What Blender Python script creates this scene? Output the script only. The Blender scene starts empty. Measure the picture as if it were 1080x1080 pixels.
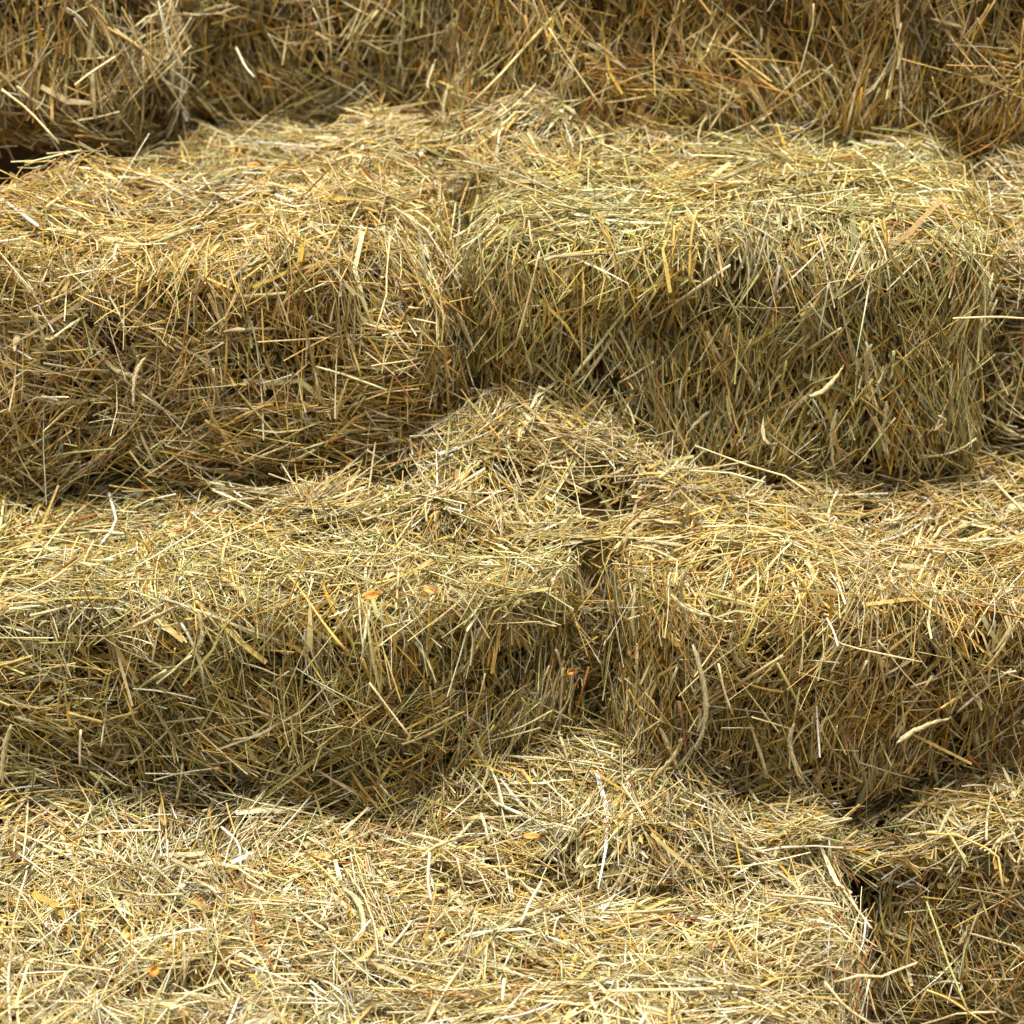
import bpy, math
import numpy as np
from mathutils import Matrix, Vector

scene = bpy.context.scene
COL = scene.collection
rng = np.random.default_rng(11)
R = math.radians

# ------------------------------------------------------------------ camera, sky, sun, exposure
cam = bpy.data.cameras.new('camera')
cam.sensor_width = 36
cam.lens = 18 / math.tan(R(11.0))
cam.clip_end = 500
camo = bpy.data.objects.new('camera', cam)
camo.location = (0.0, -4.134, 2.857)
camo.rotation_euler = (R(64.0), 0, 0)
cam.dof.use_dof = True
cam.dof.focus_distance = 4.35
cam.dof.aperture_fstop = 3.4
COL.objects.link(camo)
scene.camera = camo

SUN_ELEV, SUN_AZ = 85.0, 192.0            # azimuth clockwise from +Y: high, a little behind the camera
world = bpy.data.worlds.new('World')
scene.world = world
world.use_nodes = True
wn = world.node_tree
wn.nodes.clear()
sky = wn.nodes.new('ShaderNodeTexSky')
sky.sky_type = 'NISHITA'
sky.sun_disc = False
sky.sun_elevation = R(SUN_ELEV)
sky.sun_rotation = R(SUN_AZ)
sky.air_density = 0.15
sky.dust_density = 10.0
sky.ozone_density = 0.0
bg = wn.nodes.new('ShaderNodeBackground')
bg.inputs['Strength'].default_value = 0.075
wo = wn.nodes.new('ShaderNodeOutputWorld')
wn.links.new(sky.outputs[0], bg.inputs['Color'])
wn.links.new(bg.outputs[0], wo.inputs['Surface'])

sun = bpy.data.lights.new('sun', 'SUN')
sun.energy = 1.5
sun.angle = R(28)
sun.color = (1.0, 0.98, 0.94)
suno = bpy.data.objects.new('sun', sun)
sd_ = Vector((math.sin(R(SUN_AZ)) * math.cos(R(SUN_ELEV)), math.cos(R(SUN_AZ)) * math.cos(R(SUN_ELEV)), math.sin(R(SUN_ELEV))))
suno.rotation_euler = sd_.to_track_quat('Z', 'Y').to_euler()
suno.location = (0, -2, 6)
COL.objects.link(suno)

vs = scene.view_settings
vs.view_transform = 'Standard'
vs.look = 'None'
vs.exposure = 1.72
vs.gamma = 1.0
vs.use_curve_mapping = False
scene.cycles.max_bounces = 6
scene.cycles.diffuse_bounces = 4
scene.cycles.debug_use_spatial_splits = True
scene.cycles.adaptive_threshold = 0.02

# ------------------------------------------------------------------ materials
def hay_material(name, rough=0.58, translucent=0.24, mottling=130.0):
    m = bpy.data.materials.new(name); m.use_nodes = True
    nt = m.node_tree; N = nt.nodes; L = nt.links; N.clear()
    at = N.new('ShaderNodeAttribute'); at.attribute_name = 'tint'
    tc = N.new('ShaderNodeTexCoord')
    no = N.new('ShaderNodeTexNoise'); no.inputs['Scale'].default_value = mottling; no.inputs['Detail'].default_value = 3
    L.new(tc.outputs['Object'], no.inputs['Vector'])
    mr = N.new('ShaderNodeMapRange')
    mr.inputs['From Min'].default_value = 0.3; mr.inputs['From Max'].default_value = 0.7
    mr.inputs['To Min'].default_value = 0.74; mr.inputs['To Max'].default_value = 1.14
    L.new(no.outputs['Fac'], mr.inputs['Value'])
    mul = N.new('ShaderNodeVectorMath'); mul.operation = 'SCALE'
    L.new(at.outputs['Color'], mul.inputs[0]); L.new(mr.outputs[0], mul.inputs['Scale'])
    bs = N.new('ShaderNodeBsdfPrincipled')
    bs.inputs['Roughness'].default_value = rough
    bs.inputs['Specular IOR Level'].default_value = 0.2
    L.new(mul.outputs[0], bs.inputs['Base Color'])
    tr = N.new('ShaderNodeBsdfTranslucent'); ga = N.new('ShaderNodeGamma'); ga.inputs['Gamma'].default_value = 1.22; L.new(mul.outputs[0], ga.inputs['Color']); L.new(ga.outputs[0], tr.inputs['Color'])
    mx = N.new('ShaderNodeMixShader'); mx.inputs[0].default_value = translucent
    L.new(bs.outputs[0], mx.inputs[1]); L.new(tr.outputs[0], mx.inputs[2])
    out = N.new('ShaderNodeOutputMaterial'); L.new(mx.outputs[0], out.inputs['Surface'])
    return m

def simple_noise_material(name, c0, c1, scale, bump=0.4, stretch=(1, 1, 1), rough=0.85):
    m = bpy.data.materials.new(name); m.use_nodes = True
    nt = m.node_tree; N = nt.nodes; L = nt.links
    bs = N['Principled BSDF']; bs.inputs['Roughness'].default_value = rough
    tc = N.new('ShaderNodeTexCoord'); mp = N.new('ShaderNodeMapping'); mp.inputs['Scale'].default_value = stretch
    no = N.new('ShaderNodeTexNoise'); no.inputs['Scale'].default_value = scale; no.inputs['Detail'].default_value = 6
    L.new(tc.outputs['Object'], mp.inputs['Vector']); L.new(mp.outputs[0], no.inputs['Vector'])
    cr = N.new('ShaderNodeValToRGB')
    cr.color_ramp.elements[0].position = 0.35; cr.color_ramp.elements[0].color = (*c0, 1)
    cr.color_ramp.elements[1].position = 0.68; cr.color_ramp.elements[1].color = (*c1, 1)
    L.new(no.outputs['Fac'], cr.inputs[0]); L.new(cr.outputs[0], bs.inputs['Base Color'])
    bp = N.new('ShaderNodeBump'); bp.inputs['Strength'].default_value = bump; bp.inputs['Distance'].default_value = 0.01
    L.new(no.outputs['Fac'], bp.inputs['Height']); L.new(bp.outputs[0], bs.inputs['Normal'])
    return m

M_HAY = hay_material('dry_hay')
M_SEED = hay_material('seed_head_fuzz', rough=0.9, translucent=0.05, mottling=420.0)
def add_fuzz(m):
    nt = m.node_tree; N = nt.nodes
    bs = next(n for n in N if n.type == 'BSDF_PRINCIPLED'); no = next(n for n in N if n.type == 'TEX_NOISE')
    bp = N.new('ShaderNodeBump'); bp.inputs['Strength'].default_value = 1.0; bp.inputs['Distance'].default_value = 0.002
    nt.links.new(no.outputs['Fac'], bp.inputs['Height']); nt.links.new(bp.outputs[0], bs.inputs['Normal'])
add_fuzz(M_SEED)
M_CORE = simple_noise_material('packed_hay_shaded', (0.09, 0.048, 0.014), (0.28, 0.175, 0.055), 60, 0.9, (1, 1, 5))  # darker than the outer stalks: the shade of the gaps put into its colour
M_GROUND = simple_noise_material('strewn_soil', (0.10, 0.07, 0.04), (0.24, 0.17, 0.08), 35, 0.5)
M_LEAF = simple_noise_material('yellow_leaf', (0.36, 0.15, 0.025), (0.64, 0.33, 0.04), 60, 0.2, rough=0.55)

PALETTE = np.array([
    (0.74, 0.620, 0.335),   # pale straw
    (0.60, 0.435, 0.135),   # golden
    (0.47, 0.352, 0.118),   # tan
    (0.41, 0.385, 0.145),   # olive
    (0.39, 0.175, 0.050),   # red brown
    (0.53, 0.465, 0.250),   # grey beige
    (0.52, 0.295, 0.150),   # pinkish
    (0.43, 0.272, 0.048),   # dark gold
    (0.80, 0.720, 0.500),   # bleached
    (0.27, 0.190, 0.050),   # old brown leaf
])
PW = np.array([0.27, 0.17, 0.15, 0.13, 0.03, 0.11, 0.015, 0.07, 0.06, 0.05])
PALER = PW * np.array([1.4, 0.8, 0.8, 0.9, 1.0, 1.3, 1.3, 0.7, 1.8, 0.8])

# ------------------------------------------------------------------ shapes: signed distance of a lumpy bale or mound
def wave_noise(seed, kmin, kmax, n=9):
    g = np.random.default_rng(seed)
    k = g.normal(size=(n, 3)); k /= np.linalg.norm(k, axis=1)[:, None]
    mag = np.exp(g.uniform(np.log(kmin), np.log(kmax), n)); ph = g.uniform(0, 6.283, n)
    amp = (kmin / mag) ** 0.6; amp /= np.sqrt((amp ** 2).sum() / 2)
    def f(p):
        out = np.zeros(p.shape[:-1])
        for i in range(n):
            out += amp[i] * np.sin((p @ k[i]) * mag[i] + ph[i])
        return out
    return f

def bale_sdf(half, rad, seed, amp=0.014, cuts=()):
    half = np.array(half)
    lo = wave_noise(seed, 7, 16, 6); hi = wave_noise(seed + 999, 24, 50, 9)
    def f(p, rough=True):
        q = np.abs(p) - (half - rad)
        d = np.linalg.norm(np.maximum(q, 0), axis=-1) + np.minimum(q.max(axis=-1), 0) - rad
        for c, n in cuts:
            n = np.array(n, float); n /= np.linalg.norm(n)
            e = (p - np.array(c)) @ n
            h = np.clip(0.5 + 0.5 * (e - d) / 0.05, 0, 1)
            d = d * (1 - h) + e * h + 0.05 * h * (1 - h)
        return d - amp * lo(p) - (0.65 * amp * hi(p) if rough else 0)
    return f

def mound_sdf(rad, seed, amp=0.020, power=1.7):
    """spilled hay: a peak that runs out thinly at its foot; rad = footprint x, y and half height"""
    a, b, hh = rad
    lo = wave_noise(seed, 9, 20, 6); hi = wave_noise(seed + 999, 25, 45, 8)
    def f(p, rough=True):
        rho = np.sqrt((p[..., 0] / a) ** 2 + (p[..., 1] / b) ** 2 + 1e-8)
        h = 2 * hh * np.exp(-2.3 * rho ** power) - hh
        d = np.maximum((p[..., 2] - h) * 0.8, np.maximum((rho - 1.05) * min(a, b), -p[..., 2] - hh - 0.07))
        return d - amp * lo(p) - (0.7 * amp * hi(p) if rough else 0)
    def height(p):
        rho = np.sqrt((p[..., 0] / a) ** 2 + (p[..., 1] / b) ** 2)
        return 2 * hh * np.exp(-2.3 * rho ** power) - hh
    f.height = height
    return f

def grad(f, p, e=0.004):
    d0 = f(p)
    g = np.stack([f(p + np.eye(3)[i] * e) - d0 for i in range(3)], axis=-1)
    m = np.linalg.norm(g, axis=-1, keepdims=True) + 1e-9
    return d0, g / m

FACES = {'top': ((1, 0, 0), (0, 1, 0), (0, 0, 1)), 'front': ((1, 0, 0), (0, 0, 1), (0, -1, 0)),
         'right': ((0, 1, 0), (0, 0, 1), (1, 0, 0)), 'left': ((0, 1, 0), (0, 0, 1), (-1, 0, 0)), 'bottom': ((1, 0, 0), (0, 1, 0), (0, 0, -1))}

class Clumps:
    """tufts: neighbouring stalks share a direction, as in a pressed flake"""
    def __init__(self, half, g, spread, n=110):
        self.c = g.uniform(-1, 1, (n, 3)) * np.array(half)
        self.th = {k: (g.normal(math.pi / 2, v, n) if v < 9 else g.uniform(0, math.pi, n)) for k, v in spread.items()}
        self.jit = g.uniform(0.08, 0.45, n)
        self.tone = g.normal(0, 1, n)
    def near(self, p):
        out = np.empty(len(p), int)
        for i in range(0, len(p), 8000):
            q = p[i:i + 8000]
            out[i:i + 8000] = ((q[:, None, :] - self.c[None]) ** 2).sum(-1).argmin(1)
        return out

def seed_points(sdf, half, face, n, g, s):
    a, b, nn = (np.array(v, float) for v in FACES[face])
    half = np.array(half)
    p = g.uniform(-1, 1, (n, 1)) * a * half + g.uniform(-1, 1, (n, 1)) * b * half + nn * half
    for _ in range(6):
        d, gr = grad(sdf, p); p = p - 0.8 * clamp_step(d - s)[:, None] * gr
    return p, gr

def clamp_step(d):
    return np.clip(d, -0.05, 0.05)

def stalk_paths(sdf, p0, nrm, d0, length, s, K, g, hold, curl, slope, kink=0.25, droop=0.0):
    n = len(p0); t = np.linspace(-0.5, 0.5, K)
    rv = g.normal(size=(n, 3)); bend = np.cross(d0, rv); bend /= np.linalg.norm(bend, axis=1)[:, None] + 1e-9
    k = g.normal(0, 1, n) * curl * length
    t0 = g.uniform(-0.3, 0.3, n)
    kinked = g.random(n) < kink
    shape = np.where(kinked[:, None], 2.2 * np.abs(t[None] - t0[:, None]), 2.0 * t[None] ** 2)
    P = p0[:, None] + d0[:, None] * (t[None, :, None] * length[:, None, None]) + bend[:, None] * (k[:, None] * shape)[..., None]
    P[..., 2] -= droop * (length[:, None] * (t[None] + 0.5)) ** 2 * 4
    sl = g.normal(0, slope, n)
    smooth = lambda q: sdf(q, False)
    tgt = smooth(p0)[:, None] + sl[:, None] * t[None] * length[:, None]
    for _ in range(2):
        d, gr = grad(smooth, P)
        P = P - (hold[:, None] * (d - tgt))[..., None] * gr
    return P

def stalk_dirs(face, clumps, spread, p, nrm, g, coherent=0.55):
    a, b, nn = (np.array(v, float) for v in FACES[face])
    n = len(p)
    v = spread[face]
    th = g.normal(math.pi / 2, v * 1.2, n) if v < 9 else g.uniform(0, math.pi, n)
    ci = clumps.near(p)
    use = g.random(n) < coherent
    th = np.where(use, clumps.th[face][ci] + g.normal(0, 1, n) * clumps.jit[ci], th)
    flip = np.where(g.random(n) < 0.5, -1.0, 1.0)
    d = (np.cos(th)[:, None] * a + np.sin(th)[:, None] * b) * flip[:, None]
    d = d - nrm * (d * nrm).sum(1, keepdims=True) * 0.8 + nrm * g.normal(0, 0.10, (n, 1))
    return d / np.linalg.norm(d, axis=1)[:, None], ci

# ------------------------------------------------------------------ meshes
def frames(P, g, ref=None):
    T = np.gradient(P, axis=1); T /= np.linalg.norm(T, axis=2, keepdims=True) + 1e-9
    if ref is None:
        ref = g.normal(size=(len(P), 3))
    U = np.cross(T, ref[:, None, :]); U /= np.linalg.norm(U, axis=2, keepdims=True) + 1e-9
    return T, U, np.cross(T, U)

def tubes(P, r, sides, g):
    """P (n,K,3), r (n,K) -> verts (n,K*sides,3) and quads of ONE tube"""
    n, K, _ = P.shape
    T, U, W = frames(P, g)
    ang = np.arange(sides) * 2 * math.pi / sides
    V = P[:, :, None] + r[:, :, None, None] * (np.cos(ang)[None, None, :, None] * U[:, :, None] + np.sin(ang)[None, None, :, None] * W[:, :, None])
    q = []
    for i in range(K - 1):
        for j in range(sides):
            jj = (j + 1) % sides
            q.append((i * sides + j, i * sides + jj, (i + 1) * sides + jj, (i + 1) * sides + j))
    return V.reshape(n, K * sides, 3), np.array(q)

def blades(P, w, nrm, g):
    n, K, _ = P.shape
    ref = nrm + g.normal(0, 0.45, nrm.shape)
    T, U, W = frames(P, g, ref)
    V = np.stack([P + U * w[..., None], P - U * w[..., None]], axis=2).reshape(n, K * 2, 3)
    q = [(2 * i, 2 * i + 1, 2 * i + 3, 2 * i + 2) for i in range(K - 1)]
    return V, np.array(q)

def make_mesh(name, verts, quads, cols, mat):
    me = bpy.data.meshes.new(name)
    me.vertices.add(len(verts)); me.vertices.foreach_set('co', np.ascontiguousarray(verts, dtype=np.float32).ravel())
    nq = len(quads)
    me.loops.add(nq * 4); me.loops.foreach_set('vertex_index', np.ascontiguousarray(quads, dtype=np.int32).ravel())
    me.polygons.add(nq)
    me.polygons.foreach_set('loop_start', np.arange(nq, dtype=np.int32) * 4)
    me.polygons.foreach_set('use_smooth', np.ones(nq, dtype=bool))
    me.update(calc_edges=True)
    if cols is not None:
        ca = me.color_attributes.new('tint', 'FLOAT_COLOR', 'POINT')
        c4 = np.ones((len(verts), 4), dtype=np.float32); c4[:, :3] = cols
        ca.data.foreach_set('color', c4.ravel())
    me.materials.append(mat)
    return me

def link(name, me, parent=None, loc=(0, 0, 0)):
    o = bpy.data.objects.new(name, me); COL.objects.link(o)
    o.parent = parent; o.location = loc
    return o

def colours(n, g, tone=None, weights=PW, bright=1.0):
    w = weights / weights.sum()
    c = PALETTE[g.choice(len(PALETTE), n, p=w)].copy()
    c *= (bright * np.clip(g.normal(1.0, 0.19, n), 0.45, 1.4))[:, None]
    if tone is not None:
        c *= np.stack([1 + 0.05 * tone, 1 + 0.03 * tone, 1 - 0.02 * tone], axis=1)
    return np.clip(c, 0.02, 0.76)

def along(c, K, g, per):
    """colour per vertex: ends weathered a little differently from the middle"""
    n = len(c)
    f = 1 + g.normal(0, 0.09, (n, K))
    return np.clip(np.repeat((c[:, None, :] * f[..., None]), per, axis=1), 0.02, 0.85)

def bristles(P, r, count, g):
    """short awns along a seed head: thin slivers leaning towards the tip"""
    K = len(P)
    T, U, W = frames(P[None], g)
    i = g.integers(0, K - 1, count); a = g.uniform(0, 6.283, count)
    out = np.cos(a)[:, None] * U[0][i] + np.sin(a)[:, None] * W[0][i]
    b = P[i] + g.random((count, 1)) * (P[i + 1] - P[i]) + out * r[i][:, None] * 0.9
    tip = b + (out * 0.7 + T[0][i]) * g.uniform(0.002, 0.0055, (count, 1))
    w = np.cross(out, T[0][i]) * 0.00035
    V = np.stack([b - w, b + w, tip + w * 0.3, tip - w * 0.3], axis=1).reshape(-1, 3)
    return V, np.arange(count * 4).reshape(-1, 4)

class Collect:
    def __init__(self): self.v, self.q, self.c, self.n = [], [], [], 0
    def add(self, V, q, C):
        n, m, _ = V.shape
        idx = (np.arange(n) * m)[:, None, None] + q[None] + self.n
        self.v.append(V.reshape(-1, 3)); self.q.append(idx.reshape(-1, 4)); self.c.append(C.reshape(-1, 3)); self.n += n * m
    def mesh(self, name, mat):
        return make_mesh(name, np.concatenate(self.v), np.concatenate(self.q), np.concatenate(self.c), mat)

# ------------------------------------------------------------------ builder for one bale or one mound of hay
DENS = 1.0
STRAW_TOTAL = [0, 0]
HAY = {}

def core_mesh(name, sdf, half, depth, mat):
    """one closed lumpy body, the packed hay under the loose outer stalks"""
    n = 12
    g = np.linspace(-1, 1, n)
    vid, verts, quads = {}, [], []
    def vert(p):
        k = tuple(np.round(p, 5))
        if k not in vid:
            vid[k] = len(verts); verts.append(p)
        return vid[k]
    for ax in range(3):
        for sgn in (-1, 1):
            b, c = (ax + 1) % 3, (ax + 2) % 3
            for i in range(n - 1):
                for j in range(n - 1):
                    q = []
                    for (u, v) in ((i, j), (i + 1, j), (i + 1, j + 1), (i, j + 1)):
                        p = np.zeros(3); p[ax] = sgn; p[b] = g[u]; p[c] = g[v]
                        q.append(vert(p))
                    quads.append(q if sgn > 0 else q[::-1])
    P = np.array(verts) * np.array(half)
    if hasattr(sdf, 'height'):                           # a mound: pressed hay under its skin, flat below
        P[:, :2] *= 0.5
        low = -half[2] - 0.065
        top = np.maximum(sdf.height(P) - depth - 0.02, low + 0.01)
        P[:, 2] = low + (P[:, 2] / half[2] * 0.5 + 0.5) * (top - low)
        return make_mesh(name, P, np.array(quads), None, mat)
    for _ in range(9):
        d, gr = grad(sdf, P); P = P - 0.7 * clamp_step(d + depth)[:, None] * gr
    return make_mesh(name, P, np.array(quads), None, mat)

def hay_thing(name, label, category, group, centre, half, rotz, sdf, seed, faces, spread,
              tilt=(0, 0), n_part=220, n_seed=16, weights=PW, xlim=(-1.08, 1.08), dens=1.0, loose=1.0, core_depth=0.075, bright=1.0, tint=(1, 1, 1)):
    g = np.random.default_rng(seed)
    half = np.array(half, float)
    e = bpy.data.objects.new(name, None); COL.objects.link(e)
    base = Vector((centre[0], centre[1], centre[2] - half[2]))
    e.location = base; e.rotation_euler = (R(tilt[0]), R(tilt[1]), R(rotz))
    e.empty_display_size = 0.1
    e['label'] = label; e['category'] = category
    HAY[seed] = e
    if group: e['group'] = group
    up = np.array((0, 0, half[2]))                       # local origin sits at the thing's base
    Mw = np.array(e.rotation_euler.to_matrix())
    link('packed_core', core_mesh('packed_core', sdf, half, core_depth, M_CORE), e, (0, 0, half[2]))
    clumps = Clumps(half, g, spread)
    hole = wave_noise(seed + 5, 22, 60, 8)
    col = Collect()
    dim = {'top': (0, 1), 'front': (0, 2), 'left': (1, 2), 'right': (1, 2), 'bottom': (0, 1)}

    def keep(p):
        w = p @ Mw.T + np.array((base.x, base.y, base.z + half[2]))
        return (w[:, 0] > xlim[0]) & (w[:, 0] < xlim[1]) & (w[:, 2] > 0.01)

    def layer(face, per_m2, smin, smax, lmed, lsig, lmin, lmax, rmin, rmax, K, hold, slope, blade=0.0, bright=1.0, holes=None, coherent=0.55, kink=0.22, curl=0.11, fringe=False):
        i, j = dim[face]
        n = int(per_m2 * 4 * half[i] * half[j] * faces[face] * DENS * dens)
        if n < 4: return
        s = g.uniform(smin, smax, n)
        p, nr = seed_points(sdf, half, face, n, g, s)
        ok = keep(p)
        if holes is not None:
            ok &= hole(p) < holes + g.normal(0, 0.35, n)
        if fringe:
            ok &= p[:, 2] > half[2] * g.uniform(0.35, 0.75, n)
        p, nr, s = p[ok], nr[ok], s[ok]; n = len(p)
        if n < 2: return
        d, ci = stalk_dirs(face, clumps, dict(spread, **{face: 0.34}) if fringe else spread, p, nr, g, 0.0 if fringe else coherent)
        ln = np.clip(np.exp(g.normal(math.log(lmed), lsig, n)), lmin, lmax)
        isb = g.random(n) < blade
        P = stalk_paths(sdf, p, nr, d, ln, s, K, g, np.full(n, hold), np.where(isb, 0.24, curl), slope, kink)
        c = colours(n, g, clumps.tone[ci], weights, bright) * np.array(tint)
        c[isb, 1] = np.maximum(c[isb, 1], 0.68 * c[isb, 0])      # leaf blades dry to tan, not red
        rr = rmin + (rmax - rmin) * g.random(n) ** 1.6
        if (~isb).any():
            r = rr[~isb][:, None] * (1 + g.normal(0, 0.06, (int((~isb).sum()), K)))
            V, q = tubes(P[~isb], r, 3, g)
            col.add(V, q, along(c[~isb], K, g, 3)); STRAW_TOTAL[0] += len(V)
        if isb.any():
            taper = np.interp(np.linspace(0, 1, K), [0, 0.35, 1], [0.8, 1.0, 0.25])
            w = (rr[isb] * g.choice([1.1, 1.6, 2.7], len(rr[isb]), p=[0.45, 0.35, 0.20]))[:, None] * taper[None] * 1.0
            V, q = blades(P[isb], w, nr[isb], g)
            col.add(V, q, along(c[isb], K, g, 2)); STRAW_TOTAL[1] += len(V)

    for f in faces:
        top = f == 'top'
        # packed inner stalks, then the outer ones, then what sticks out
        layer(f, 2500, -core_depth - 0.004, -core_depth + 0.012, 0.06, 0.4, 0.03, 0.12, 0.0020, 0.0036, 2, 0.9, 0.05, 0.3)
        layer(f, 4600, -core_depth, -0.026, 0.095, 0.45, 0.03, 0.24, 0.0016, 0.0032, 3, 0.9, 0.12, 0.30)
        layer(f, 4800 if top else 4000, -0.030, -0.006, 0.085, 0.5, 0.025, 0.26, 0.0011, 0.0025, 4, 0.8, 0.20, 0.34, holes=1.2 if top else 0.55)
        layer(f, (4000 if top else 2200) * loose, -0.010, 0.008, 0.075, 0.55, 0.02, 0.28, 0.0008, 0.0021, 4, 0.6, 0.30, 0.32, holes=0.45 if top else 0.1, kink=0.3)
        layer(f, (6000 if top else 3200) * loose, -0.016, 0.008, 0.032, 0.45, 0.012, 0.08, 0.0007, 0.0019, 2, 0.8, 0.35, 0.25, coherent=0.25)
        layer(f, (900 if top else 1100) * loose, -0.004, 0.020, 0.105, 0.45, 0.03, 0.24, 0.0008, 0.0017, 4, 0.2, 0.6, 0.12, coherent=0.4, kink=0.35, curl=0.12)
    if 'front' in faces and category == 'hay bale':      # long stalks drooping over the front edge
        layer('front', 1700, 0.002, 0.022, 0.13, 0.35, 0.06, 0.26, 0.0009, 0.0019, 4, 0.5, 0.25, 0.2, fringe=True, kink=0.4, curl=0.14)
    o = link('stalk_layer', col.mesh('stalk_layer', M_HAY), e, (0, 0, half[2])); o['kind'] = 'stuff'

    # the stalks that show largest: each its own part
    tot = sum(4 * half[dim[f][0]] * half[dim[f][1]] * faces[f] for f in faces)
    K, S = 6, 4
    for f in faces:
        n = int(round(n_part * 4 * half[dim[f][0]] * half[dim[f][1]] * faces[f] / tot))
        if n < 1: continue
        s = g.uniform(0.0, 0.012, n * 3)
        p, nr = seed_points(sdf, half, f, n * 3, g, s)
        ok = np.nonzero(keep(p))[0][:n]
        p, nr, s = p[ok], nr[ok], s[ok]; n = len(p)
        if n < 1: continue
        d, ci = stalk_dirs(f, clumps, spread, p, nr, g, 0.35)
        ln = np.clip(np.exp(g.normal(math.log(0.125), 0.42, n)), 0.06, 0.30)
        P = stalk_paths(sdf, p, nr, d, ln, s, K, g, g.uniform(0.25, 0.8, n), 0.10, 0.22, 0.4, 0.05)
        c = colours(n, g, clumps.tone[ci], weights * np.array([1.6, 1.1, 0.8, 0.8, 0.7, 1.3, 1, 0.6, 2.2, 0.4]), 1.06 * bright) * np.array(tint)
        r = (0.0012 + 0.0017 * g.random(n) ** 1.7)[:, None] * (1 + g.normal(0, 0.05, (n, K)))
        node = g.integers(1, K - 1, n)
        r[np.arange(n), node] *= np.where(g.random(n) < 0.4, 1.35, 1.0)
        V, q = tubes(P, r, S, g)
        q = np.concatenate([q, [(3, 2, 1, 0), tuple((K - 1) * S + i for i in range(4))]])
        C = along(c, K, g, S)
        for k in range(n):
            m0 = V[k].mean(0)
            link('straw', make_mesh('straw', V[k] - m0, q, C[k], M_HAY), e, m0 + up)

    # fuzzy grass seed heads
    K, S = 13, 6
    for f in faces:
        n = int(round(1.6 * n_seed * 4 * half[dim[f][0]] * half[dim[f][1]] * faces[f] / tot))
        if n < 1: continue
        s = g.uniform(-0.002, 0.013, n * 3)
        p, nr = seed_points(sdf, half, f, n * 3, g, s)
        ok = np.nonzero(keep(p))[0][:n]
        p, nr, s = p[ok], nr[ok], s[ok]; n = len(p)
        if n < 1: continue
        d, ci = stalk_dirs(f, clumps, spread, p, nr, g, 0.3)
        ln = g.uniform(0.04, 0.125, n)
        P = stalk_paths(sdf, p, nr, d, ln, s, K, g, g.uniform(0.4, 0.8, n), 0.16, 0.2, 0.15)
        prof = np.interp(np.linspace(0, 1, K), [0, 0.06, 0.2, 0.6, 0.9, 1], [0.25, 0.7, 1.0, 0.85, 0.55, 0.15])
        r = g.uniform(0.0032, 0.0050, n)[:, None] * prof[None]
        V, q = tubes(P, r, S, g)
        V = V + g.normal(0, 0.0009, V.shape)
        q = np.concatenate([q, [(3, 2, 1, 0), (5, 4, 3, 0), tuple((K - 1) * S + i for i in (0, 1, 2, 3)), tuple((K - 1) * S + i for i in (0, 3, 4, 5))]])
        c = np.array((0.44, 0.375, 0.190)) * g.uniform(0.8, 1.2, (n, 1)) * (1 + g.normal(0, 0.03, (n, 3)))
        C = np.clip(np.repeat(c[:, None], K * S, axis=1) * (1 + g.normal(0, 0.12, (n, K * S, 1))), 0.05, 0.8)
        for k in range(n):
            m0 = V[k].mean(0)
            bv, bq = bristles(P[k], r[k], 70, g)
            link('seed_head', make_mesh('seed_head', np.concatenate([V[k], bv]) - m0, np.concatenate([q, bq + len(V[k])]),
                                        np.concatenate([C[k], np.tile(c[k] * 1.12, (len(bv), 1))]), M_SEED), e, m0 + up)
    return e

# ------------------------------------------------------------------ the setting: ground, packed stack behind the front bales
def poly_mesh(name, verts, faces, mat):
    me = bpy.data.meshes.new(name); me.from_pydata(verts, [], faces); me.update(); me.materials.append(mat); return me
gr = link('ground', poly_mesh('ground', [(-40, -40, 0), (40, -40, 0), (40, 40, 0), (-40, 40, 0)], [(0, 1, 2, 3)], M_GROUND))
gr['kind'] = 'structure'
def stack(prof, X0, X1):
    vv = [(X0, y, z) for y, z in prof] + [(X1, y, z) for y, z in prof]
    n_ = len(prof)
    ff = [tuple(range(n_))[::-1], tuple(range(n_, 2 * n_))] + [(i, (i + 1) % n_, n_ + (i + 1) % n_, n_ + i) for i in range(n_)]
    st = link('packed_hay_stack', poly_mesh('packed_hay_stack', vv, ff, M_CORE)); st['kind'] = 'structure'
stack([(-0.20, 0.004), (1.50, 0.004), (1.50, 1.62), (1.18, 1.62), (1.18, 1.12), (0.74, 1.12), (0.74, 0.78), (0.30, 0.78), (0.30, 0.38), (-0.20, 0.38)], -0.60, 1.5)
stack([(-0.20, 0.004), (2.30, 0.004), (2.30, 1.70), (1.15, 1.70), (1.15, 1.36), (1.90, 1.36), (1.90, 0.78), (0.30, 0.78), (0.30, 0.38), (-0.20, 0.38)], -1.9, -0.604)  # unseen roof slab and deep cavity added to keep the upper left hole dark

# ------------------------------------------------------------------ the bales
HANG = dict(top=9.0, bottom=9.0, front=0.60, left=0.7, right=0.7)
MIX = dict(top=9.0, bottom=9.0, front=0.95, left=1.0, right=1.0)
UPRIGHT = dict(top=9.0, bottom=9.0, front=0.42, left=0.6, right=0.6)
MESS = dict(top=9.0, bottom=9.0, front=9.0, left=9.0, right=9.0)
GREENER = PW * np.array([0.95, 1.0, 1.0, 1.4, 0.9, 1.1, 1, 1, 1, 1])
BROWNER = PW * np.array([0.7, 1.2, 1.2, 0.8, 1.9, 0.7, 1, 1.6, 0.6, 1.6])
GRP = 'stacked hay bales'

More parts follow.
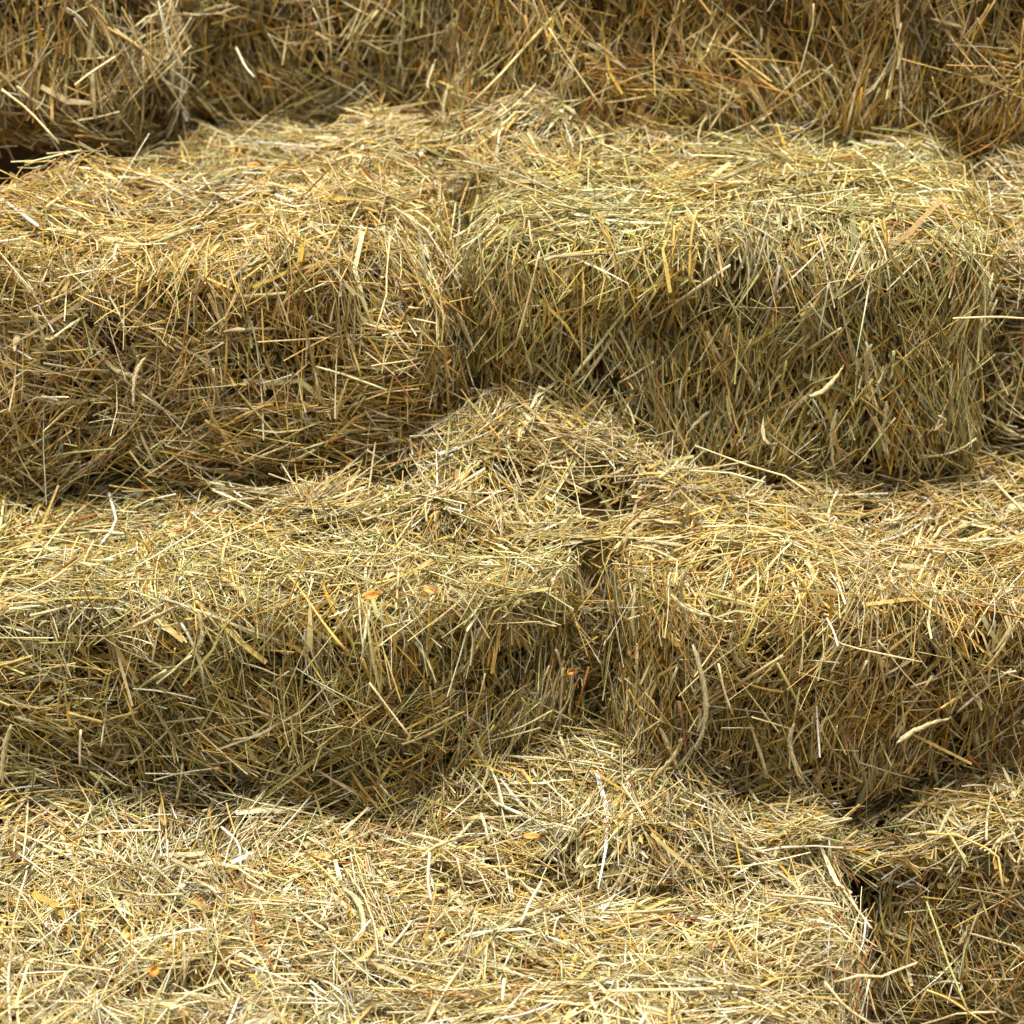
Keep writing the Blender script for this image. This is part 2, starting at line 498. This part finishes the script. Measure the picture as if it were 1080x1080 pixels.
def bale(label, x0, x1, yf, depth, z0, h, rotz, seed, faces, spread, cuts=(), rad=0.085, amp=0.018, **kw):
    half = ((x1 - x0) / 2, depth / 2, h / 2)
    return hay_thing('hay_bale', label, 'hay bale', GRP, ((x0 + x1) / 2, yf + depth / 2, z0 + h / 2), half, rotz,
                     bale_sdf(half, rad, seed, amp, cuts), seed, faces, spread, **kw)

F3 = dict(top=1, front=1, right=1)
# bottom row
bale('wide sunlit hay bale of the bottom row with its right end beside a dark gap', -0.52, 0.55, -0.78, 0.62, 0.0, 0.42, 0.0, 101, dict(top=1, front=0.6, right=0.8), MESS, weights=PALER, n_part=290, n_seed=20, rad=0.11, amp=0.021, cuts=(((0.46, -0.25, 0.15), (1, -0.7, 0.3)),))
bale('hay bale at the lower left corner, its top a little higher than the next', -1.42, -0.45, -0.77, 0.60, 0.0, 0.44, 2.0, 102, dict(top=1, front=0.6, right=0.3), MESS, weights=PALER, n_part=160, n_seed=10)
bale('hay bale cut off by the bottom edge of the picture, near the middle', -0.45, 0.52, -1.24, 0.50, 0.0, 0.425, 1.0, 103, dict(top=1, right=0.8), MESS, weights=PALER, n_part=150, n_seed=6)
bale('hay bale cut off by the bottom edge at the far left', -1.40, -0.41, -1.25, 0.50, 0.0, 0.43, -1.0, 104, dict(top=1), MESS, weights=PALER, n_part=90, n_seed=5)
bale('shaded hay bale in the lower right corner, set back beside a dark gap', 0.61, 1.50, -0.38, 0.50, 0.0, 0.41, 2.0, 105, dict(top=1, front=1, left=1), MIX, weights=BROWNER, n_part=200, n_seed=12)
# second row
bale('left hay bale of the second row with a slanting right end under loose hay', -1.02, 0.105, -0.36, 0.645, 0.425, 0.415, -5.0, 201, F3, MIX,
     cuts=(((0.29, -0.322, 0), (0.72, -1, -0.05)),), n_part=300, n_seed=24, rad=0.06, amp=0.011, tint=(0.98, 1.0, 0.95), weights=GREENER)
bale('right hay bale of the second row with ragged left end and grey seed heads', 0.175, 1.14, -0.31, 0.66, 0.425, 0.415, 3.0, 202, dict(top=1, front=1, left=1), HANG,
     cuts=(((-0.41, -0.33, 0.05), (-1, -0.8, 0.25)),), n_part=300, n_seed=34, rad=0.07, amp=0.015, tint=(1.0, 0.975, 0.93))
# third row
bale('left hay bale of the third row with messy criss-cross front', -0.96, -0.088, 0.095, 0.46, 0.835, 0.455, 0.0, 301, dict(top=1, front=1, right=1, left=0.6), MESS,
     cuts=(((-0.26, 0.23, 0.22), (-1, 0.6, 0.5)), ((0.34, -0.23, -0.05), (1, -0.8, -0.3)), ((0.41, 0, 0.18), (1, -0.2, 0.6))), n_part=290, n_seed=20, rad=0.085, tint=(1.01, 0.99, 0.95), weights=PW * np.array([1, 1.4, 1, 0.8, 1.2, 1, 1, 1.4, 1, 1]))
bale('right hay bale of the third row with long stalks hanging down its front', -0.06, 0.85, 0.115, 0.64, 0.835, 0.46, -2.0, 302, dict(top=1, front=1, left=0.7, right=1), UPRIGHT, amp=0.012, tint=(0.97, 0.995, 0.92),
     cuts=(((0.40, -0.32, 0), (1, -1, 0)), ((-0.40, -0.32, -0.05), (-1, -0.8, -0.3))), n_part=300, n_seed=24, rad=0.09, weights=GREENER)
bale('narrow strip of hay bale at the right edge beside the third row', 0.84, 1.50, 0.27, 0.50, 0.835, 0.42, 0.0, 303, dict(top=1, front=1, left=1), MIX, n_part=100, n_seed=6)
bale('flat hay bale lying behind the left bale of the third row, only its top showing', -0.74, -0.06, 0.65, 0.57, 0.835, 0.385, 1.0, 304, dict(top=1, front=0.8, left=0.8), MESS, n_part=120, n_seed=8, weights=GREENER)
# top row
bale('hay bale in the upper left corner above a black hole', -1.52, -0.66, 0.70, 0.46, 1.275, 0.49, 3.0, 401, dict(front=1, right=1, bottom=0.5), HANG, cuts=(((0.31, -0.23, 0), (0.9, -1, 0)),), tint=(1.02, 0.985, 0.93), n_part=140, n_seed=8)
bale('recessed dull green hay bale in the middle of the top row', -0.68, -0.08, 0.91, 0.46, 1.215, 0.50, -2.0, 402, dict(front=1), MIX, tint=(1.02, 0.985, 0.93), n_part=120, n_seed=10, weights=GREENER)
bale('brown hay bale right of centre in the top row above the mound of loose hay', -0.115, 0.82, 0.69, 0.46, 1.275, 0.46, 0.0, 403, dict(front=1, left=1, right=0.4), HANG, tint=(1.02, 0.985, 0.93), n_part=240, n_seed=16, weights=BROWNER)
bale('hay bale in the upper right corner of the top row', 0.80, 1.60, 0.64, 0.46, 1.275, 0.46, 2.0, 404, dict(front=1, left=0.6, bottom=0.4), MIX, tint=(1.02, 0.985, 0.93), n_part=120, n_seed=8, weights=BROWNER)

# loose hay that slid down between the bales
def mound(label, c, r, seed, n_part=90, n_seed=8, rotz=0.0, power=1.7, **kw):
    return hay_thing('loose_hay_mound', label, 'loose hay', 'mounds of loose hay between the bales', c, r, rotz, mound_sdf(r, seed, power=power), seed,
                     dict(top=1.0, front=0.5), MESS, n_part=n_part, n_seed=n_seed, loose=1.25, core_depth=0.045, dens=1.25, **kw)
mound('peaked mound of loose hay in the gap between the third row bales', (0.00, 0.17, 0.915), (0.48, 0.27, 0.095), 501, 200, 14, power=1.05)
mound('low mound of loose hay at the gap between the second row bales', (0.08, -0.27, 0.455), (0.42, 0.24, 0.055), 502, 150, 10)
hay_thing('loose_hay_mound', 'ragged hay stuffed upright in the gap between the second row bales', 'loose hay', 'mounds of loose hay between the bales', (0.145, 0.17, 0.63), (0.12, 0.25, 0.19), 0.0,
          bale_sdf((0.12, 0.25, 0.19), 0.09, 505, 0.012), 505, dict(top=1.3, front=1.3, left=0.3, right=0.3), MESS, tilt=(14, 0), n_part=90, n_seed=8, loose=1.3, dens=1.5, core_depth=0.085)
mound('shaded loose hay spilling over the lower right bale', (0.92, -0.26, 0.41), (0.42, 0.13, 0.05), 503, 110, 8)
mound('loose hay heaped on top of the third row against the brown bale', (0.08, 0.66, 1.32), (0.42, 0.20, 0.065), 504, 110, 8)

# ------------------------------------------------------------------ single conspicuous stalks and seed heads, each a part of the hay it lies on
def place_part(kind, number, pts, r, tone, g=np.random.default_rng(77)):
    e = HAY[number]
    inv = (Matrix.Translation(e.location) @ e.rotation_euler.to_matrix().to_4x4()).inverted()
    p = np.array([inv @ Vector(q) for q in pts])
    n = len(p); K = 15 if kind == 'seed_head' else max(6, 2 * n - 1)
    if kind == 'seed_head':                              # bend smoothly
        c = [np.polyfit(np.arange(n), p[:, i], min(2, n - 1)) for i in range(3)]
        P = np.stack([np.polyval(ci, np.linspace(0, n - 1, K)) for ci in c], axis=1)[None]
        S, mat = 6, M_SEED
        R_ = r * np.interp(np.linspace(0, 1, K), [0, 0.06, 0.2, 0.6, 0.9, 1], [0.25, 0.7, 1.0, 0.85, 0.55, 0.15])[None]
        col = np.array((0.44, 0.375, 0.190)) * g.uniform(0.85, 1.15)
        caps = [(3, 2, 1, 0), (5, 4, 3, 0), tuple((K - 1) * S + i for i in (0, 1, 2, 3)), tuple((K - 1) * S + i for i in (0, 3, 4, 5))]
    else:                                                # straight lengths between kinks
        P = np.stack([np.interp(np.linspace(0, n - 1, K), np.arange(n), p[:, i]) for i in range(3)], axis=1)[None]
        S, mat = 4, M_HAY
        R_ = r * (1 + g.normal(0, 0.06, (1, K)))
        col = PALETTE[tone] * g.uniform(0.95, 1.1)
        caps = [(3, 2, 1, 0), tuple((K - 1) * S + i for i in range(4))]
    V, q = tubes(P, R_, S, g)
    if kind == 'seed_head': V = V + g.normal(0, 0.0009, V.shape)
    q = np.concatenate([q, caps])
    C_ = np.clip(np.repeat(col[None], K * S, axis=0) * (1 + g.normal(0, 0.1, (K * S, 1))), 0.03, 0.85)
    m0 = V[0].mean(0); v_ = V[0]
    if kind == 'seed_head':
        bv, bq = bristles(P[0], R_[0], 110, g)
        q = np.concatenate([q, bq + len(v_)]); v_ = np.concatenate([v_, bv]); C_ = np.concatenate([C_, np.tile(col * 1.12, (len(bv), 1))])
    link(kind, make_mesh(kind, v_ - m0, q, C_, mat), e, m0)

SINGLE_STALKS = [
    (501, [(0.312, -0.041, 0.987), (0.404, -0.069, 0.962), (0.46, -0.123, 0.968), (0.509, -0.149, 0.942)], 0.0019, 0),
    (202, [(0.188, -0.347, 0.951), (0.228, -0.362, 0.95), (0.264, -0.382, 0.941), (0.262, -0.401, 0.929), (0.258, -0.42, 0.916)], 0.0018, 0),
    (202, [(0.188, -0.346, 0.95), (0.199, -0.352, 0.92), (0.211, -0.352, 0.9)], 0.0016, 0),
    (503, [(0.659, -0.566, 0.545), (0.71, -0.585, 0.553), (0.752, -0.613, 0.547), (0.768, -0.634, 0.543), (0.772, -0.673, 0.509)], 0.0022, 1),
    (105, [(0.473, -0.96, 0.541), (0.508, -0.958, 0.551), (0.545, -0.939, 0.535), (0.578, -0.911, 0.529), (0.602, -0.909, 0.539)], 0.0019, 0),
    (105, [(0.647, -0.633, 0.219), (0.662, -0.631, 0.255), (0.673, -0.631, 0.285)], 0.002, 1),
    (105, [(0.672, -0.632, 0.286), (0.709, -0.63, 0.268), (0.771, -0.649, 0.231)], 0.0022, 1),
    (105, [(0.666, -0.605, 0.439), (0.678, -0.648, 0.414), (0.691, -0.696, 0.385), (0.718, -0.763, 0.334)], 0.0019, 3),
    (301, [(-0.407, -0.01, 1.304), (-0.393, 0.001, 1.247), (-0.371, 0.006, 1.173)], 0.0017, 0),
    (301, [(-0.203, 0.006, 1.348), (-0.208, -0.035, 1.295), (-0.207, -0.065, 1.273), (-0.226, -0.109, 1.219)], 0.0017, 0),
    (301, [(-0.213, -0.079, 1.254), (-0.196, -0.065, 1.206), (-0.165, -0.05, 1.16)], 0.0016, 8),
    (301, [(-0.217, -0.088, 1.24), (-0.189, -0.078, 1.184), (-0.146, -0.068, 1.125)], 0.0018, 0),
    (402, [(-0.531, 0.815, 1.438), (-0.512, 0.777, 1.412), (-0.492, 0.745, 1.401)], 0.0024, 8),
    (401, [(-0.8, 0.541, 1.446), (-0.779, 0.579, 1.456), (-0.736, 0.624, 1.475)], 0.0022, 0),
    (301, [(-0.915, 0.443, 1.468), (-0.866, 0.423, 1.436), (-0.812, 0.396, 1.383)], 0.0024, 0),
    (403, [(0.067, 0.574, 1.543), (0.112, 0.58, 1.47), (0.169, 0.58, 1.387)], 0.0019, 0),
    (403, [(0.547, 0.564, 1.591), (0.548, 0.57, 1.551), (0.529, 0.565, 1.465), (0.481, 0.568, 1.401)], 0.0018, 0),
    (302, [(-0.13, 0.436, 1.371), (-0.102, 0.431, 1.451), (0.007, 0.354, 1.31)], 0.0015, 1),
    (302, [(0.005, 0.031, 1.139), (0.026, 0.032, 1.218), (0.046, 0.036, 1.31)], 0.0024, 0),
    (302, [(0.12, 0.002, 1.098), (0.117, 0.015, 1.197), (0.121, 0.012, 1.26)], 0.0015, 1),
    (302, [(0.517, -0.015, 1.184), (0.524, -0.017, 1.236), (0.527, -0.025, 1.275)], 0.0015, 8),
    (303, [(0.75, 0.037, 1.189), (0.824, 0.045, 1.189), (0.884, 0.053, 1.182)], 0.0017, 0),
    (201, [(-0.829, -0.364, 0.854), (-0.748, -0.342, 0.884), (-0.721, -0.337, 0.903)], 0.0017, 0),
    (501, [(-0.536, -0.328, 0.932), (-0.495, -0.292, 0.925), (-0.397, -0.236, 0.947)], 0.0017, 0),
    (102, [(-0.703, -0.43, 0.655), (-0.707, -0.429, 0.625), (-0.709, -0.431, 0.59)], 0.0024, 8),
    (103, [(-0.014, -0.977, 0.519), (-0.013, -0.961, 0.528), (-0.011, -0.945, 0.536)], 0.0028, 8),
    (101, [(0.496, -0.713, 0.515), (0.457, -0.716, 0.524), (0.405, -0.72, 0.53)], 0.004, 5),
    (202, [(0.508, -0.421, 0.826), (0.536, -0.405, 0.798), (0.663, -0.407, 0.769)], 0.0016, 0),
    (202, [(0.502, -0.432, 0.863), (0.511, -0.468, 0.855), (0.513, -0.502, 0.85)], 0.0019, 8),
    (202, [(0.331, -0.445, 0.787), (0.342, -0.449, 0.737), (0.356, -0.45, 0.697)], 0.0019, 0),
    (201, [(-0.228, -0.475, 0.769), (-0.197, -0.481, 0.724), (-0.163, -0.489, 0.676)], 0.0018, 0),
    (101, [(-0.129, -0.657, 0.567), (-0.132, -0.696, 0.539), (-0.125, -0.725, 0.523)], 0.0026, 8),
    (101, [(0.013, -0.767, 0.508), (0.029, -0.734, 0.531), (0.046, -0.708, 0.547)], 0.0026, 8),
    (103, [(0.145, -0.959, 0.524), (0.196, -0.942, 0.513), (0.304, -0.928, 0.505)], 0.0024, 0),
    (101, [(0.47, -0.886, 0.487), (0.5, -0.902, 0.453), (0.55, -0.917, 0.424)], 0.0022, 0),
    (502, [(0.184, -0.515, 0.545), (0.235, -0.523, 0.586), (0.273, -0.532, 0.624)], 0.0016, 0),
    (502, [(0.178, -0.468, 0.579), (0.192, -0.503, 0.572), (0.214, -0.543, 0.556)], 0.0017, 0),
    (301, [(-0.128, 0.002, 1.194), (-0.177, 0.032, 1.193), (-0.112, 0.036, 1.121)], 0.0015, 0),
]
SINGLE_SEED_HEADS = [
    (302, [(0.607, -0.009, 1.162), (0.603, 0.002, 1.116), (0.612, 0.008, 1.061)], 0.0068),
    (302, [(0.503, -0.049, 1.082), (0.534, -0.024, 1.087), (0.565, 0.009, 1.113)], 0.0066),
    (302, [(0.554, -0.024, 1.046), (0.548, -0.022, 0.987), (0.556, -0.022, 0.931)], 0.0055),
    (202, [(0.628, -0.435, 0.633), (0.668, -0.417, 0.651), (0.72, -0.405, 0.663)], 0.0066),
    (202, [(0.286, -0.483, 0.843), (0.304, -0.502, 0.775), (0.308, -0.507, 0.718), (0.293, -0.512, 0.672)], 0.007),
    (202, [(0.252, -0.447, 0.915), (0.277, -0.447, 0.887), (0.318, -0.442, 0.872)], 0.0066),
    (202, [(0.277, -0.419, 0.945), (0.27, -0.413, 0.891), (0.285, -0.409, 0.837)], 0.0052),
    (505, [(0.23, -0.49, 0.602), (0.262, -0.496, 0.648), (0.27, -0.508, 0.684)], 0.0056),
    (502, [(0.183, -0.524, 0.616), (0.195, -0.514, 0.625), (0.207, -0.508, 0.627)], 0.006),
    (502, [(0.457, -0.452, 0.679), (0.453, -0.452, 0.632), (0.474, -0.462, 0.575)], 0.0056),
    (301, [(-0.618, -0.042, 1.149), (-0.634, -0.058, 1.117), (-0.636, -0.075, 1.076)], 0.0056),
    (201, [(-0.813, -0.44, 0.671), (-0.828, -0.441, 0.625), (-0.836, -0.448, 0.568)], 0.0066),
    (403, [(-0.145, 0.762, 1.431), (-0.158, 0.722, 1.402), (-0.158, 0.688, 1.394)], 0.005),
    (302, [(0.433, 0.018, 1.014), (0.435, -0.027, 0.987), (0.455, -0.056, 1.001)], 0.005),
    (302, [(0.726, -0.034, 1.039), (0.74, -0.014, 1.016), (0.728, 0.011, 0.992)], 0.005),
    (301, [(-0.804, -0.05, 1.244), (-0.789, -0.044, 1.204), (-0.783, -0.042, 1.161)], 0.0056),
    (201, [(-0.607, -0.438, 0.849), (-0.567, -0.44, 0.87), (-0.535, -0.444, 0.89)], 0.006),
    (201, [(-0.497, -0.45, 0.885), (-0.492, -0.461, 0.85), (-0.496, -0.464, 0.831)], 0.005),
    (302, [(-0.093, 0.009, 1.21), (-0.081, 0.022, 1.177), (-0.065, 0.03, 1.131)], 0.005),
    (302, [(0.054, -0.021, 1.315), (0.089, 0.009, 1.312), (0.159, 0.036, 1.306)], 0.0062),
    (502, [(-0.061, -0.484, 0.68), (-0.055, -0.471, 0.644), (-0.042, -0.46, 0.605)], 0.0056),
    (502, [(-0.143, -0.643, 0.548), (-0.111, -0.607, 0.551), (-0.067, -0.575, 0.547)], 0.0055),
    (502, [(0.105, -0.629, 0.527), (0.108, -0.616, 0.532), (0.121, -0.601, 0.539)], 0.006),
    (503, [(0.806, -0.571, 0.545), (0.779, -0.592, 0.55), (0.759, -0.619, 0.544)], 0.0056),
    (503, [(0.683, -0.571, 0.547), (0.698, -0.538, 0.553), (0.713, -0.507, 0.555)], 0.0056),
]
for number, pts, r, tone in SINGLE_STALKS: place_part('straw', number, pts, min(r, 0.0026), tone)
for number, pts, r in SINGLE_SEED_HEADS: place_part('seed_head', number, pts, r * 0.66, 0)

# ------------------------------------------------------------------ fallen leaves caught in the hay
def fallen_leaf(label, loc, size, turn, tilt):
    nu, nv = 7, 5
    verts, quads = [], []
    for i in range(nu):
        u = i / (nu - 1)
        w = 0.42 * math.sin(math.pi * u ** 0.8) ** 0.8 + 0.015
        for j in range(nv):
            v = j / (nv - 1) * 2 - 1
            verts.append((size * (u - 0.5) * 2, size * w * v, size * (0.75 * abs(v) * w + 0.9 * (u - 0.4) ** 2 + 0.16 * math.sin(7 * u + 2.5 * v))))
    for i in range(nu - 1):
        for j in range(nv - 1):
            a = i * nv + j; quads.append((a, a + nv, a + nv + 1, a + 1))
    me = make_mesh('fallen_leaf', np.array(verts), np.array(quads), None, M_LEAF)
    o = link('fallen_leaf', me, None, (loc[0], loc[1] + 0.005, loc[2] - 0.006))
    o.rotation_euler = (R(tilt), R(10), R(turn))
    sm = o.modifiers.new('thickness', 'SOLIDIFY'); sm.thickness = 0.0004
    o['label'] = label; o['category'] = 'leaf'; o['group'] = 'yellow leaves caught in the hay'
fallen_leaf('small orange leaf at the back of the left third row bale', (-0.469, 0.419, 1.336), 0.014, 20, 35)
fallen_leaf('pointed yellow leaf on the front edge of the left second row bale', (-0.226, -0.424, 0.901), 0.017, 40, 40)
fallen_leaf('rounder yellow leaf on the front edge, right of the pointed one', (-0.133, -0.377, 0.887), 0.013, -20, 40)
fallen_leaf('dull yellow leaf in the gap between the second row bales', (0.095, -0.314, 0.701), 0.012, 60, 70)
fallen_leaf('tiny bright yellow leaf on the sunlit bottom bale', (0.076, -0.751, 0.478), 0.011, 100, 30)
fallen_leaf('orange leaf on the low mound below the second row gap', (0.03, -0.562, 0.537), 0.014, 10, 25)
fallen_leaf('orange brown leaf near the bottom left of the picture', (-0.529, -0.956, 0.558), 0.016, 80, 50)
